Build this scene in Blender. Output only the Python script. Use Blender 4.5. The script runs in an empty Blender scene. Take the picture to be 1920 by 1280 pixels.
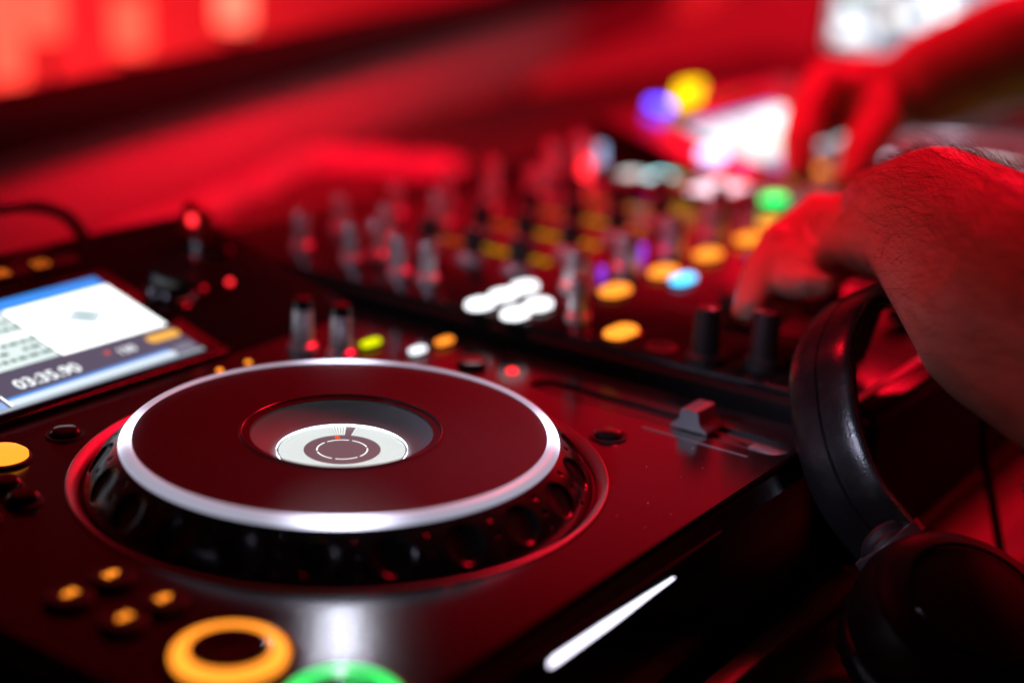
import bpy, bmesh, math, random
import numpy as np
from mathutils import Vector, Matrix
PI = math.pi
random.seed(7); RNG = np.random.default_rng(7)
SC = bpy.context.scene
COL = SC.collection

# ------------------------------------------------------------------ camera
cam_d = bpy.data.cameras.new('camera'); cam = bpy.data.objects.new('camera', cam_d); COL.objects.link(cam)
PITCH, ROLL, YAW = 0.3175, 0.0423, 0.6110
d = Vector((math.cos(YAW)*math.cos(PITCH), math.sin(YAW)*math.cos(PITCH), -math.sin(PITCH)))
r = Vector((math.sin(YAW), -math.cos(YAW), 0)); u = r.cross(d)
r2 = r*math.cos(ROLL)+u*math.sin(ROLL); u2 = -r*math.sin(ROLL)+u*math.cos(ROLL)
M = Matrix((r2, u2, -d)).transposed().to_4x4(); M.translation = (-0.4164, -0.3694, 0.2364)
cam.matrix_world = M
cam_d.sensor_width = 36; cam_d.lens = 2900/1920*36
cam_d.clip_start = 0.02; cam_d.clip_end = 60
cam_d.dof.use_dof = True; cam_d.dof.focus_distance = 0.60
cam_d.dof.aperture_fstop = 2.45; cam_d.dof.aperture_blades = 0
SC.camera = cam

# ------------------------------------------------------------------ world, lamps, exposure
world = bpy.data.worlds.new('World'); SC.world = world; world.use_nodes = True
bg = world.node_tree.nodes['Background']; bg.inputs[0].default_value = (0.9, 0.02, 0.05, 1); bg.inputs[1].default_value = 0.006
RED = (1.0, 0.004, 0.022)
def area(name, loc, target, power, color, sx, sy=None, spread=180):
    l = bpy.data.lights.new(name, 'AREA'); l.energy = power; l.color = color
    l.shape = 'RECTANGLE'; l.size = sx; l.size_y = sy or sx; l.spread = math.radians(spread)
    o = bpy.data.objects.new(name, l); COL.objects.link(o); o.location = loc
    o.rotation_euler = (Vector(target)-Vector(loc)).to_track_quat('-Z', 'Y').to_euler()
    return o
# red club floods: a wide one across the room (sheen on the panels), washes on the walls; beams added to brighten arms and mixer
area('red_flood_room', (2.75, 1.05, 1.10), (0.2, 0.1, 0.0), 4.8, RED, 1.8, 1.0)
area('red_flood_wall', (1.25, 1.25, 0.28), (1.7, 2.2, -0.75), 17, (1.0, 0.016, 0.020), 2.2, 0.15, spread=100)
area('red_flood_side_wall', (2.7, 0.0, 1.6), (3.6, 0.05, 0.3), 30, RED, 0.6, spread=110)
area('red_flood_board', (0.0, 0.0, 0.62), (0.70, 0.62, -0.03), 2.8, RED, 0.2, spread=52)
area('red_beam_mixer', (0.05, 0.95, 1.15), (0.42, 0.13, 0.02), 0.34, RED, 0.2, spread=16)
area('red_beam_left', (0.05, 0.95, 1.15), (0.31, -0.14, 0.06), 0.31, RED, 0.2, spread=17)
area('red_beam_far', (0.10, 1.20, 1.00), (0.69, -0.02, 0.09), 0.24, RED, 0.2, spread=19)
area('red_fill_front', (-0.90, -0.75, 0.55), (0.22, -0.19, 0.07), 0.013, (1.0, 0.06, 0.06), 0.15, spread=9)  # pinkish fill added from the camera side for the near forearm
area('red_lamp_low', (2.2, 0.66, 0.75), (0.25, -0.11, 0.0), 3.0, RED, 0.34, 0.24)
area('red_flood_corner', (2.4, 1.2, 1.5), (3.4, 2.0, 0.6), 15, RED, 0.6, spread=110)
area('red_flood_right', (1.15, 0.05, 1.15), (0.40, -0.10, 0.05), 3.6, RED, 0.35, spread=70)
# small white light added over the mixer to streak the player's front panel
WL = area('white_streak_light', (0.268, 0.238, 0.264), (-0.1120, -0.098, 0.0), 0.00024, (0.82, 0.85, 1.0), 0.0032, 0.022, spread=8); WL.data.shape = 'ELLIPSE'; WL.rotation_euler.rotate_axis('Z', math.radians(-14))
# two cool beams from the left of the photographer
area('cool_beam_fader', (-0.85, 0.28, 0.55), (0.124, -0.112, -0.005), 0.030, (0.72, 0.72, 1.0), 0.10, spread=7)
area('cool_beam_mixer', (-0.60, 0.45, 0.60), (0.21, 0.11, 0.02), 0.021, (0.80, 0.78, 1.0), 0.12, spread=14)
SC.view_settings.view_transform = 'Standard'; SC.view_settings.look = 'None'
SC.view_settings.exposure = 0; SC.view_settings.gamma = 1; SC.view_settings.use_curve_mapping = False
SC.cycles.use_denoising = True
SC.cycles.max_bounces = 6; SC.cycles.caustics_reflective = False; SC.cycles.caustics_refractive = False
SC.cycles.sample_clamp_indirect = 6

# ------------------------------------------------------------------ materials
MATS = {}
def mat(name, base=(0.02, 0.02, 0.02), rough=0.4, metal=0.0, emit=None, es=0.0, spec=0.5, coat=0.0,
        noise=None, bump=None, sss=0.0, aniso=0.0):
    """noise=(scale, amount): roughness/colour variation; bump=(scale, strength)"""
    if name in MATS: return MATS[name]
    m = bpy.data.materials.new(name); m.use_nodes = True
    nt = m.node_tree; p = nt.nodes['Principled BSDF']
    p.inputs['Base Color'].default_value = (*base, 1); p.inputs['Roughness'].default_value = rough
    p.inputs['Metallic'].default_value = metal; p.inputs['Specular IOR Level'].default_value = spec
    p.inputs['Coat Weight'].default_value = coat
    if aniso: p.inputs['Anisotropic'].default_value = aniso
    if sss:
        p.inputs['Subsurface Weight'].default_value = sss; p.inputs['Subsurface Radius'].default_value = (0.008, 0.003, 0.0015)
        p.inputs['Subsurface Scale'].default_value = 0.6
    if emit: p.inputs['Emission Color'].default_value = (*emit, 1); p.inputs['Emission Strength'].default_value = es
    if noise or bump:
        tc = nt.nodes.new('ShaderNodeTexCoord')
    if noise:
        n = nt.nodes.new('ShaderNodeTexNoise'); n.inputs['Scale'].default_value = noise[0]; n.inputs['Detail'].default_value = 6
        nt.links.new(tc.outputs['Object'], n.inputs['Vector'])
        mr = nt.nodes.new('ShaderNodeMapRange'); mr.inputs['From Min'].default_value = 0.3; mr.inputs['From Max'].default_value = 0.7
        mr.inputs['To Min'].default_value = max(0.02, rough-noise[1]); mr.inputs['To Max'].default_value = rough+noise[1]
        nt.links.new(n.outputs['Fac'], mr.inputs['Value']); nt.links.new(mr.outputs['Result'], p.inputs['Roughness'])
        mx = nt.nodes.new('ShaderNodeMix'); mx.data_type = 'RGBA'
        mx.inputs['A'].default_value = (*[c*(1-noise[1]) for c in base], 1); mx.inputs['B'].default_value = (*[min(1, c*(1+noise[1])) for c in base], 1)
        nt.links.new(n.outputs['Fac'], mx.inputs['Factor']); nt.links.new(mx.outputs['Result'], p.inputs['Base Color'])
    if bump:
        n2 = nt.nodes.new('ShaderNodeTexNoise'); n2.inputs['Scale'].default_value = bump[0]; n2.inputs['Detail'].default_value = 3
        nt.links.new(tc.outputs['Object'], n2.inputs['Vector'])
        b = nt.nodes.new('ShaderNodeBump'); b.inputs['Strength'].default_value = bump[1]; b.inputs['Distance'].default_value = 0.001
        nt.links.new(n2.outputs['Fac'], b.inputs['Height']); nt.links.new(b.outputs['Normal'], p.inputs['Normal'])
    MATS[name] = m
    return m
def lamp(name, col, s): return mat(name, (0.004, 0.004, 0.004), 0.5, emit=col, es=s, spec=0.1 if name.startswith('scr') else 0.4)

m_panel = mat('panel_black', (0.009, 0.008, 0.009), 0.16, noise=(9, 0.04), bump=(1800, 0.03))
m_body = mat('body_gloss_black', (0.005, 0.005, 0.006), 0.18, noise=(14, 0.05), spec=0.3)
m_disc = mat('platter_black', (0.030, 0.026, 0.027), 0.44, bump=(2500, 0.10), spec=0.5, noise=(16, 0.07))
m_groove = mat('platter_edge', (0.05, 0.05, 0.05), 0.2)
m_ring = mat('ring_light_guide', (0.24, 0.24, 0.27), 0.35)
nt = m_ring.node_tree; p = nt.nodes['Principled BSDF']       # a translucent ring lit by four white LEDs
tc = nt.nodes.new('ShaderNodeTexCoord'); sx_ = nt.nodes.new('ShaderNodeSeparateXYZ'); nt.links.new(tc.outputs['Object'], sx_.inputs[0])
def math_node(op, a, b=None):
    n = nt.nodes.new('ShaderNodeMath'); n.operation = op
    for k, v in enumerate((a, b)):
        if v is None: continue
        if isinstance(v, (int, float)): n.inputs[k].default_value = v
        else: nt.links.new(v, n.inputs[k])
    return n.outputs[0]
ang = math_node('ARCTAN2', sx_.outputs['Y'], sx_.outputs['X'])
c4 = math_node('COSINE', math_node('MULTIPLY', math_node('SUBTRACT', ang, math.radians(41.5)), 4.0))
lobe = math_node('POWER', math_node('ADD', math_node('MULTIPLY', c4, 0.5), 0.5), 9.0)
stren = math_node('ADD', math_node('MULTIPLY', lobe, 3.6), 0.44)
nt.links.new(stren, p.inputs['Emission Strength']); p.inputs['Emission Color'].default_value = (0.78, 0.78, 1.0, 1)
m_side = mat('jog_side_gloss', (0.010, 0.009, 0.010), 0.24, noise=(20, 0.04), spec=0.4)
m_bezel = mat('jog_bezel', (0.42, 0.41, 0.42), 0.36, metal=0.7)
m_bowl = mat('jog_bowl', (0.15, 0.15, 0.165), 0.5, noise=(40, 0.15), spec=0.25)
m_black = mat('matte_black', (0.010, 0.010, 0.010), 0.6)
m_gloss = mat('gloss_black', (0.010, 0.010, 0.011), 0.10)
m_rubber = mat('rubber_black', (0.014, 0.014, 0.016), 0.55, bump=(900, 0.1))
m_silver = mat('knob_silver', (0.70, 0.70, 0.76), 0.36, metal=0.75)
m_skirt = mat('knob_skirt', (0.34, 0.34, 0.38), 0.42, metal=0.4)
m_white = mat('white_plastic', (0.75, 0.75, 0.75), 0.4)
m_grey = mat('grey_plastic', (0.42, 0.42, 0.44), 0.38)
m_chrome = mat('chrome', (0.8, 0.8, 0.82), 0.12, metal=1.0)
m_orange = lamp('lamp_orange', (1.0, 0.29, 0.022), 2.0)
m_orange_hi = lamp('lamp_orange_bright', (1.0, 0.27, 0.02), 1.9)
m_orange_dim = lamp('lamp_orange_dim', (1.0, 0.16, 0.012), 0.45)
m_green = lamp('lamp_green', (0.0, 1.0, 0.16), 1.7)
m_yelgrn = lamp('lamp_yellow_green', (0.72, 0.80, 0.0), 1.5)
m_yel_dim = lamp('lamp_olive_dim', (0.55, 0.40, 0.0), 0.7)
m_yellow = lamp('lamp_yellow', (1.0, 0.62, 0.0), 2.6)
m_blue = lamp('lamp_blue', (0.02, 0.05, 1.0), 7.0)
m_cyan = lamp('lamp_cyan', (0.05, 0.55, 1.0), 3.2)
m_wlamp = lamp('lamp_white', (0.92, 0.96, 1.0), 2.4)
m_wlamp2 = lamp('lamp_white_soft', (0.88, 0.92, 1.0), 2.0)
m_redled = lamp('lamp_red', (1.0, 0.02, 0.03), 3.0)
m_slot = lamp('slot_glow', (0.86, 0.82, 1.0), 3.0)
m_strobe = lamp('strobe_light', (0.80, 0.88, 0.86), 1.2)
m_strobe_ring = lamp('strobe_line', (0.92, 0.94, 0.92), 1.3)
m_strobe_bg = mat('strobe_ground', (0.10, 0.10, 0.11), 0.5, emit=(0.50, 0.46, 0.55), es=0.20)

# ------------------------------------------------------------------ mesh helpers
class B:
    def __init__(s): s.bm = bmesh.new()
    def box(s, c, size, bevel=0.0, rz=0.0, seg=2):
        r_ = bmesh.ops.create_cube(s.bm, size=1.0); vs = r_['verts']
        bmesh.ops.scale(s.bm, vec=size, verts=vs)
        if rz: bmesh.ops.rotate(s.bm, cent=(0, 0, 0), matrix=Matrix.Rotation(rz, 3, 'Z'), verts=vs)
        bmesh.ops.translate(s.bm, vec=c, verts=vs)
        if bevel:
            es = {e for v in vs for e in v.link_edges}
            bmesh.ops.bevel(s.bm, geom=list(es), offset=bevel, segments=seg, affect='EDGES', profile=0.5)
        return s
    def lathe(s, prof, seg=48, c=(0, 0, 0), close=False, axis=None):
        rings = []
        R = axis.to_track_quat('Z', 'Y').to_matrix() if axis is not None else None
        for (rr, zz) in prof:
            ring = []
            if rr < 1e-7:
                p = Vector((0, 0, zz)); p = R @ p if R else p
                ring = [s.bm.verts.new(p+Vector(c))]
            else:
                for k in range(seg):
                    a = 2*PI*k/seg; p = Vector((rr*math.cos(a), rr*math.sin(a), zz)); p = R @ p if R else p
                    ring.append(s.bm.verts.new(p+Vector(c)))
            rings.append(ring)
        pairs = list(zip(rings[:-1], rings[1:]))
        if close: pairs.append((rings[-1], rings[0]))
        for A, Bq in pairs:
            for k in range(seg):
                k2 = (k+1) % seg
                if len(A) == 1 and len(Bq) == 1: continue
                if len(A) == 1: s.bm.faces.new((A[0], Bq[k], Bq[k2]))
                elif len(Bq) == 1: s.bm.faces.new((A[k], Bq[0], A[k2]))
                else: s.bm.faces.new((A[k], Bq[k], Bq[k2], A[k2]))
        return s
    def prism(s, poly, z0, z1, bevel=0.0, M=None, seg=2):
        a = [s.bm.verts.new((x, y, z0)) for x, y in poly]; b = [s.bm.verts.new((x, y, z1)) for x, y in poly]
        n = len(poly); fs = [s.bm.faces.new(a[::-1]), s.bm.faces.new(b)]
        for k in range(n): fs.append(s.bm.faces.new((a[k], a[(k+1) % n], b[(k+1) % n], b[k])))
        if bevel:
            es = [e for e in fs[1].edges]
            r_ = bmesh.ops.bevel(s.bm, geom=es, offset=bevel, segments=seg, affect='EDGES', profile=0.5)
        if M is not None:
            vs = set(v for f in s.bm.faces for v in f.verts) if not hasattr(s, 'done') else [v for v in s.bm.verts if v not in s.done]
            bmesh.ops.transform(s.bm, matrix=M, verts=list(vs))
        s.done = set(s.bm.verts)
        return s
    def pill(s, c, L, W, z0, z1, bevel=0.0006, rz=0.0, n=8):
        poly = []
        h = L/2-W/2
        for k in range(n+1):
            a = -PI/2+PI*k/n; poly.append((h+W/2*math.cos(a), W/2*math.sin(a)))
        for k in range(n+1):
            a = PI/2+PI*k/n; poly.append((-h+W/2*math.cos(a), W/2*math.sin(a)))
        ca, sa = math.cos(rz), math.sin(rz)
        poly = [(c[0]+x*ca-y*sa, c[1]+x*sa+y*ca) for x, y in poly]
        return s.prism(poly, z0, z1, bevel)
    def tube(s, pts, rad, seg=10, cap=True):
        pts = [Vector(p) for p in pts]; n = len(pts)
        rads = rad if isinstance(rad, (list, tuple)) else [rad]*n
        prev = None; t = None; up = None
        for k, p in enumerate(pts):
            t = (pts[min(k+1, n-1)]-pts[max(k-1, 0)]).normalized()
            if up is None:
                up = t.orthogonal().normalized()
            else:
                up = (up-t*up.dot(t)).normalized()
            w = t.cross(up)
            ring = [s.bm.verts.new(p+(up*math.cos(2*PI*j/seg)+w*math.sin(2*PI*j/seg))*rads[k]) for j in range(seg)]
            if prev:
                for j in range(seg): s.bm.faces.new((prev[j], prev[(j+1) % seg], ring[(j+1) % seg], ring[j]))
            elif cap: s.bm.faces.new(ring[::-1])
            prev = ring
        if cap: s.bm.faces.new(prev)
        return s
    def mesh(s, name, smooth=True, angle=32):
        bmesh.ops.recalc_face_normals(s.bm, faces=s.bm.faces)
        me = bpy.data.meshes.new(name); s.bm.to_mesh(me); s.bm.free()
        if smooth:
            me.polygons.foreach_set('use_smooth', [True]*len(me.polygons)); me.set_sharp_from_angle(angle=math.radians(angle))
        return me
def spline(pts, n=8):
    """Catmull-Rom through the points"""
    P = [Vector(p) for p in pts]; P = [P[0]*2-P[1]]+P+[P[-1]*2-P[-2]]; out = []
    for i in range(1, len(P)-2):
        for k in range(n):
            t = k/n; a, b, c, e = P[i-1], P[i], P[i+1], P[i+2]
            out.append(0.5*((2*b)+(c-a)*t+(2*a-5*b+4*c-e)*t*t+(3*b-a-3*c+e)*t**3))
    out.append(P[-2]); return out

def obj(name, b, m, parent=None, M=None, loc=None, smooth=True, angle=32):
    me = b if isinstance(b, bpy.types.Mesh) else b.mesh(name, smooth, angle)
    if m is not None and not me.materials: me.materials.append(m)
    o = bpy.data.objects.new(name, me); COL.objects.link(o)
    if parent: o.parent = parent
    if M is not None: o.matrix_local = M
    if loc is not None: o.location = loc
    return o
def tag(o, label=None, cat=None, group=None, kind=None):
    for k, v in (('label', label), ('category', cat), ('group', group), ('kind', kind)):
        if v: o[k] = v
    return o
def empty(name, loc, label, cat, group=None):
    o = bpy.data.objects.new(name, None); COL.objects.link(o); o.location = loc; o.empty_display_size = 0.05
    return tag(o, label, cat, group)
def text_mesh(body, size, extrude=0.0):
    cu = bpy.data.curves.new('lettering', 'FONT'); cu.body = body; cu.size = size; cu.extrude = extrude; cu.resolution_u = 3; cu.offset = size*0.02
    o = bpy.data.objects.new('lettering', cu); COL.objects.link(o)
    dg = bpy.context.evaluated_depsgraph_get(); me = bpy.data.meshes.new_from_object(o.evaluated_get(dg))
    bpy.data.objects.remove(o); bpy.data.curves.remove(cu)
    return me
def apply_mods(o):
    dg = bpy.context.evaluated_depsgraph_get(); me = bpy.data.meshes.new_from_object(o.evaluated_get(dg))
    o.modifiers.clear(); o.data = me
    return me

TZ = -0.0685            # table top
TH = 0.25               # slope of the screen housing

# ------------------------------------------------------------------ media player
def plate_with_hole(x0, x1, y0, y1, R, z0, z1, nseg=192):
    """flat plate with a round hole at the origin"""
    bm = bmesh.new(); inn = []; out = []
    corners = [math.atan2(y, x) for x, y in ((x1, y0), (x1, y1), (x0, y1), (x0, y0))]
    angs = sorted([2*PI*k/nseg-PI for k in range(nseg)]+corners)
    for a in angs:
        c, s_ = math.cos(a), math.sin(a)
        t = min((x1/c if c > 1e-9 else x0/c if c < -1e-9 else 1e9), (y1/s_ if s_ > 1e-9 else y0/s_ if s_ < -1e-9 else 1e9))
        inn.append((R*c, R*s_)); out.append((t*c, t*s_))
    n = len(angs); V = {}
    for nm, arr in (('i', inn), ('o', out)):
        for z in (z0, z1): V[nm, z] = [bm.verts.new((x, y, z)) for x, y in arr]
    for k in range(n):
        q = (k+1) % n
        bm.faces.new((V['i', z1][k], V['o', z1][k], V['o', z1][q], V['i', z1][q]))
        bm.faces.new((V['i', z0][q], V['o', z0][q], V['o', z0][k], V['i', z0][k]))
        bm.faces.new((V['o', z0][k], V['o', z0][q], V['o', z1][q], V['o', z1][k]))
        bm.faces.new((V['i', z0][q], V['i', z0][k], V['i', z1][k], V['i', z1][q]))
    return bm

NDIM = 22
def jog_side_mesh():
    """sloping side wall of the jog wheel, with finger dimples and dots pressed into it"""
    NA, NS = 1320, 40
    r0, z0, r1, z1 = 0.0831, 0.0137, 0.0972, -0.0024
    a = np.arange(NA)/NA*2*PI; s = np.linspace(0, 1, NS)
    A, S = np.meshgrid(a, s, indexing='ij')
    L = math.hypot(r1-r0, z0-z1)
    bulge = 0.0018*np.sin(PI*S)
    nr, nz = (z0-z1)/L, (r1-r0)/L
    Rr = r0+(r1-r0)*S; Z = z0+(z1-z0)*S
    step = 2*PI/NDIM; off = math.radians(-61.8)
    da = (A-off+step/2) % step-step/2
    dx = da*Rr; dy = (S-0.50)*L
    q = np.sqrt((dx/0.0074)**2+(dy/0.0072)**2)
    depth = np.where(q < 1, 0.0022*np.sqrt(np.clip(1-q*q, 0, 1)), 0)
    da2 = (A-off) % step-step/2
    for sc in (0.2, 0.5, 0.82):
        q2 = np.hypot(da2*Rr, (S-sc)*L)/0.0011
        depth = depth+np.where(q2 < 1, 0.0006*np.sqrt(np.clip(1-q2*q2, 0, 1)), 0)
    Rr = Rr+nr*(bulge-depth); Z = Z+nz*(bulge-depth)
    co = np.stack([Rr*np.cos(A), Rr*np.sin(A), Z], -1).reshape(-1, 3)
    i = np.arange(NA)[:, None]; j = np.arange(NS-1)[None, :]; i2 = (i+1) % NA
    F = np.stack([i*NS+j, i*NS+j+1, i2*NS+j+1, i2*NS+j], -1).reshape(-1, 4)
    me = bpy.data.meshes.new('jog_side'); me.from_pydata(co.tolist(), [], F.tolist())
    me.polygons.foreach_set('use_smooth', [True]*len(me.polygons)); me.update()
    return me
JOG_SIDE = jog_side_mesh()

def quad(u0, u1, v0, v1, n=0.0):
    b = B(); vs = [b.bm.verts.new(p) for p in ((u0, v0, n), (u1, v0, n), (u1, v1, n), (u0, v1, n))]; b.bm.faces.new(vs); return b

def build_player(loc, label, far=False):
    P = empty('media_player', (loc[0], loc[1], TZ), label, 'media player', 'media players on the booth')
    H = Matrix.Translation((0, 0, -TZ))                                   # panel height above the base
    S = H @ Matrix.Translation((0, 0.128, 0)) @ Matrix.Rotation(TH, 4, 'X')   # sloping screen housing
    add = lambda n, b, m, par=P, M=H, **k: obj(n, b, m, par, M if par is P else None, **k)
    # body and top panel
    zb = TZ+0.004
    add('body', B().box((0, 0.0610, (zb-0.003)/2), (0.325, 0.390, -0.003-zb), 0.0050, seg=1), m_body)
    for sx in (-1, 1):
        for yy in (-0.115, 0.235): add('foot', B().lathe([(0, TZ), (0.011, TZ), (0.012, TZ+0.0042), (0, TZ+0.0042)], 20, (sx*0.14, yy, 0)), m_rubber)
    bm = plate_with_hole(-0.1605, 0.1605, -0.128, 0.1285, 0.103, -0.0027, 0.0)
    pm = bpy.data.meshes.new('panel'); bm.to_mesh(pm); bm.free()
    panel = obj('panel', pm, m_panel, P, H)
    cut = obj('cutter', B().pill((0.1325, -0.0615), 0.128, 0.0165, -0.02, 0.02, 0, PI/2), m_black, None, Matrix.Translation((loc[0], loc[1], 0)))
    md = panel.modifiers.new('cut', 'BOOLEAN'); md.object = cut; md.solver = 'EXACT'
    bpy.context.view_layer.update(); apply_mods(panel); bpy.data.objects.remove(cut)
    panel.data.name = 'panel'
    panel.data.set_sharp_from_angle(angle=math.radians(30))
    # screen housing
    wedge = [(0.1287, -0.0027), (0.1287, 0.0003), (0.128+0.129*math.cos(TH), 0.129*math.sin(TH)), (0.2555, 0.029), (0.2555, -0.0027)]
    wm = B(); Mw = Matrix(((0, 0, 1, 0), (1, 0, 0, 0), (0, 1, 0, 0), (0, 0, 0, 1)))
    wm.prism(wedge, -0.1605, 0.1605, 0, Mw)
    bmesh.ops.bevel(wm.bm, geom=list(wm.bm.edges), offset=0.0014, segments=2, affect='EDGES')
    add('screen_housing', wm, m_panel)
    # --- screen
    g = obj('display_glass', B().prism([(-0.112, 0.003), (0.067, 0.003), (0.067, 0.092), (-0.112, 0.092)], 0.0004, 0.0016, 0.0004), m_gloss, P, S)
    def scr(n, b, m, dz=0.0): o = obj(n, b, m, g); o.location.z = 0.0019+dz; return o
    scr('screen', quad(-0.101, 0.0570, 0.0075, 0.0866), lamp('scr_ground_far', (0.95, 0.97, 0.86), 1.3) if far else lamp('scr_ground', (0.20, 0.17, 0.27), 0.55))
    scr('header_bar', quad(-0.101, 0.0566, 0.0778, 0.0864), lamp('scr_blue', (0.05, 0.30, 0.95), 1.1), 0.0002)
    scr('artwork', quad(-0.0035, 0.0568, 0.0340, 0.0774), lamp('scr_white', (0.97, 1.0, 0.98), 2.2), 0.0002)
    b = B(); b.lathe([(0, 0), (0.0048, 0)], 20, (0.0276, 0.0575, 0)); scr('artwork_print', b, lamp('scr_pale', (0.60, 0.78, 0.80), 0.9), 0.0004)
    b = B(); b.prism([(0.016, 0.0575), (0.0276, 0.049), (0.040, 0.0575), (0.0276, 0.066)], 0, 0.00005); scr('artwork_print', b, lamp('scr_pale2', (0.80, 0.87, 0.96), 1.0), 0.0003)
    scr('track_list', quad(-0.101, -0.0045, 0.0345, 0.0774), lamp('scr_list_far', (0.95, 0.98, 0.92), 1.7) if far else lamp('scr_list', (0.74, 0.86, 0.84), 1.15), 0.0002)
    rr = random.Random(3); b = B()
    for row in range(7):
        x = -0.098; y = 0.073-row*0.0058
        if row == 3:
            continue
        while x < -0.008:
            w = rr.uniform(0.002, 0.006)
            if rr.random() < 0.75: b.bm.faces.new([b.bm.verts.new(p) for p in ((x, y, 0), (x+w, y, 0), (x+w, y+0.0026, 0), (x, y+0.0026, 0))])
            x += w+0.0012
    scr('list_lettering', b, lamp('scr_text_dark', (0.22, 0.33, 0.32), 0.8), 0.0005)
    scr('list_cursor', quad(-0.101, -0.0045, 0.0540, 0.0590), lamp('scr_cursor', (0.95, 1.0, 0.97), 1.3), 0.0004)
    t = text_mesh('03:35.90', 0.0098); o = scr('time_readout', t, lamp('scr_text', (0.80, 0.84, 0.86), 1.5), 0.0003); o.location.x = -0.0375; o.location.y = 0.0195
    t = text_mesh('130', 0.0068); o = scr('tempo_readout', t, lamp('scr_text', (0, 0, 0), 1), 0.0003); o.location.x = 0.0190; o.location.y = 0.0222
    t = text_mesh('130.0', 0.0055); o = scr('tempo_readout', t, lamp('scr_text_grey', (0.55, 0.55, 0.70), 0.8), 0.0003); o.location.x = 0.0430; o.location.y = 0.0125
    b = B(); b.pill((0.0475, 0.0262), 0.019, 0.0062, 0, 0.00005, 0); scr('key_tag', b, lamp('scr_orange', (1.0, 0.50, 0.08), 1.1), 0.0003)
    b = B(); b.pill((0.0145, 0.0262), 0.0030, 0.0028, 0, 0.00005, 0); scr('record_dot', b, lamp('scr_red', (0.9, 0.12, 0.10), 0.9), 0.0003)
    b = B(); b.pill((-0.003, 0.0119), 0.091, 0.0042, 0, 0.00005, 0); scr('wave_overview', b, lamp('scr_wave', (0.74, 0.86, 0.98), 1.1), 0.0004)
    b = B(); b.pill((-0.003, 0.0143), 0.089, 0.0035, 0, 0.00005, 0); scr('wave_shadow', b, lamp('scr_blue2', (0.10, 0.34, 0.90), 1.0), 0.0003)
    scr('wave_start', quad(-0.101, -0.050, 0.0100, 0.0150), lamp('scr_blue3', (0.34, 0.52, 0.92), 1.0), 0.0003)
    scr('cue_marker', quad(-0.0486, -0.0478, 0.0100, 0.0185), lamp('scr_white', (1, 1, 1), 1.5), 0.0005)
    scr('scale_strip', quad(-0.101, 0.0566, 0.0078, 0.0097), lamp('scr_strip', (0.52, 0.60, 0.66), 0.85), 0.0004)
    # orange lit lettering on the row of source buttons above the screen
    for uu, txt in ((-0.062, 'MENU'), (-0.022, 'LINK'), (0.010, 'USB'), (0.038, 'SD')):
        bt = obj('source_button', B().pill((uu+0.010, 0.108), 0.030, 0.0085, 0.0, 0.0022, 0.0005), m_rubber, P, S)
        t = text_mesh(txt, 0.0082); o = obj('lettering', t, lamp('lamp_orange_label', (1.0, 0.20, 0.015), 0.9), bt); o.location = (uu-0.001, 0.1052, 0.0026)
    # browse selector: ribbed rotary knob on a chrome collar
    k = obj('browse_selector', B().lathe([(0, 0), (0.0125, 0), (0.0132, 0.001), (0.0125, 0.0022), (0, 0.0022)], 40, (0.0835, 0.062, 0.0)), m_chrome, P, S)
    b = B(); n = 72; prof = [(0.0104, 0.002), (0.0104, 0.0105), (0.0095, 0.0122), (0, 0.0122)]
    b.lathe(prof, n, (0.0835, 0.062, 0)); b.bm.verts.ensure_lookup_table()
    for vi, v in enumerate(b.bm.verts):
        if vi < n*2 and vi % 2:
            c = Vector((0.0835, 0.062, v.co.z)); v.co = c+(v.co-c)*0.95
    obj('knob_cap', b, mat('selector_gloss', (0.05, 0.05, 0.055), 0.12, metal=0.7), k)
    for uu, vv, rr_ in ((0.118, 0.0551, 0.0017), (0.101, 0.0560, 0.0013)):  # glowing dots standing in for red reflections beside the selector
        obj('indicator_or_glint', B().lathe([(rr_, 0), (rr_, 0.0008), (rr_*0.6, 0.0016), (0, 0.0018)], 14, (uu, vv, 0)), m_redled if rr_ > 0.0015 else lamp('glint_red_dim', (1, 0.01, 0.03), 0.8), P, S)
    for uu in (0.113, 0.138):
        obj('round_button', B().lathe([(0.0072, 0), (0.0072, 0.0018), (0.0062, 0.0024), (0, 0.0022)], 28, (uu, 0.086, 0)), m_gloss, P, S)
    # vinyl speed knobs
    for x, y in ((0.0950, 0.1095), (0.0995, 0.0895)):
        kn = add('speed_knob', B().lathe([(0.0072, 0.0), (0.0070, 0.003), (0.0052, 0.004), (0.0046, 0.0235), (0.0040, 0.0246), (0, 0.0248)], 30, (x, y, 0)), m_silver)
        obj('knob_cap', B().lathe([(0.0047, 0.0165), (0.0047, 0.0240), (0.0039, 0.0255), (0, 0.0257)], 30, (x, y, 0)), m_gloss, kn)
    # lit pills right of the jog
    for x, y, m_, L in ((0.1211, 0.0897, m_yelgrn, 0.0125), (0.1277, 0.0661, m_wlamp2, 0.0105), (0.1471, 0.0652, m_orange_hi, 0.0115)):
        bt = add('button', B().pill((x, y), L+0.004, 0.0085, 0, 0.0010, 0.0004), m_gloss)
        obj('button_light', B().pill((x, y), L, 0.0050, 0.0008, 0.0026, 0.0005), m_, bt)
    add('round_button', B().lathe([(0.0072, 0), (0.0072, 0.0022), (0.006, 0.003), (0, 0.0027)], 32, (0.1311, 0.0362, 0)), m_gloss)
    add('indicator_or_glint', B().lathe([(0.0027, 0), (0.0027, 0.0006), (0.0018, 0.0016), (0, 0.0018)], 18, (0.1364, 0.0170, 0)), m_redled)
    for x, y in ((0.0479, 0.1164), (0.0643, 0.1149)):
        add('indicator_or_glint', B().lathe([(0.0016, 0), (0.0016, 0.0004), (0.001, 0.0010), (0, 0.0011)], 14, (x, y, 0)), m_orange)
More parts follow.
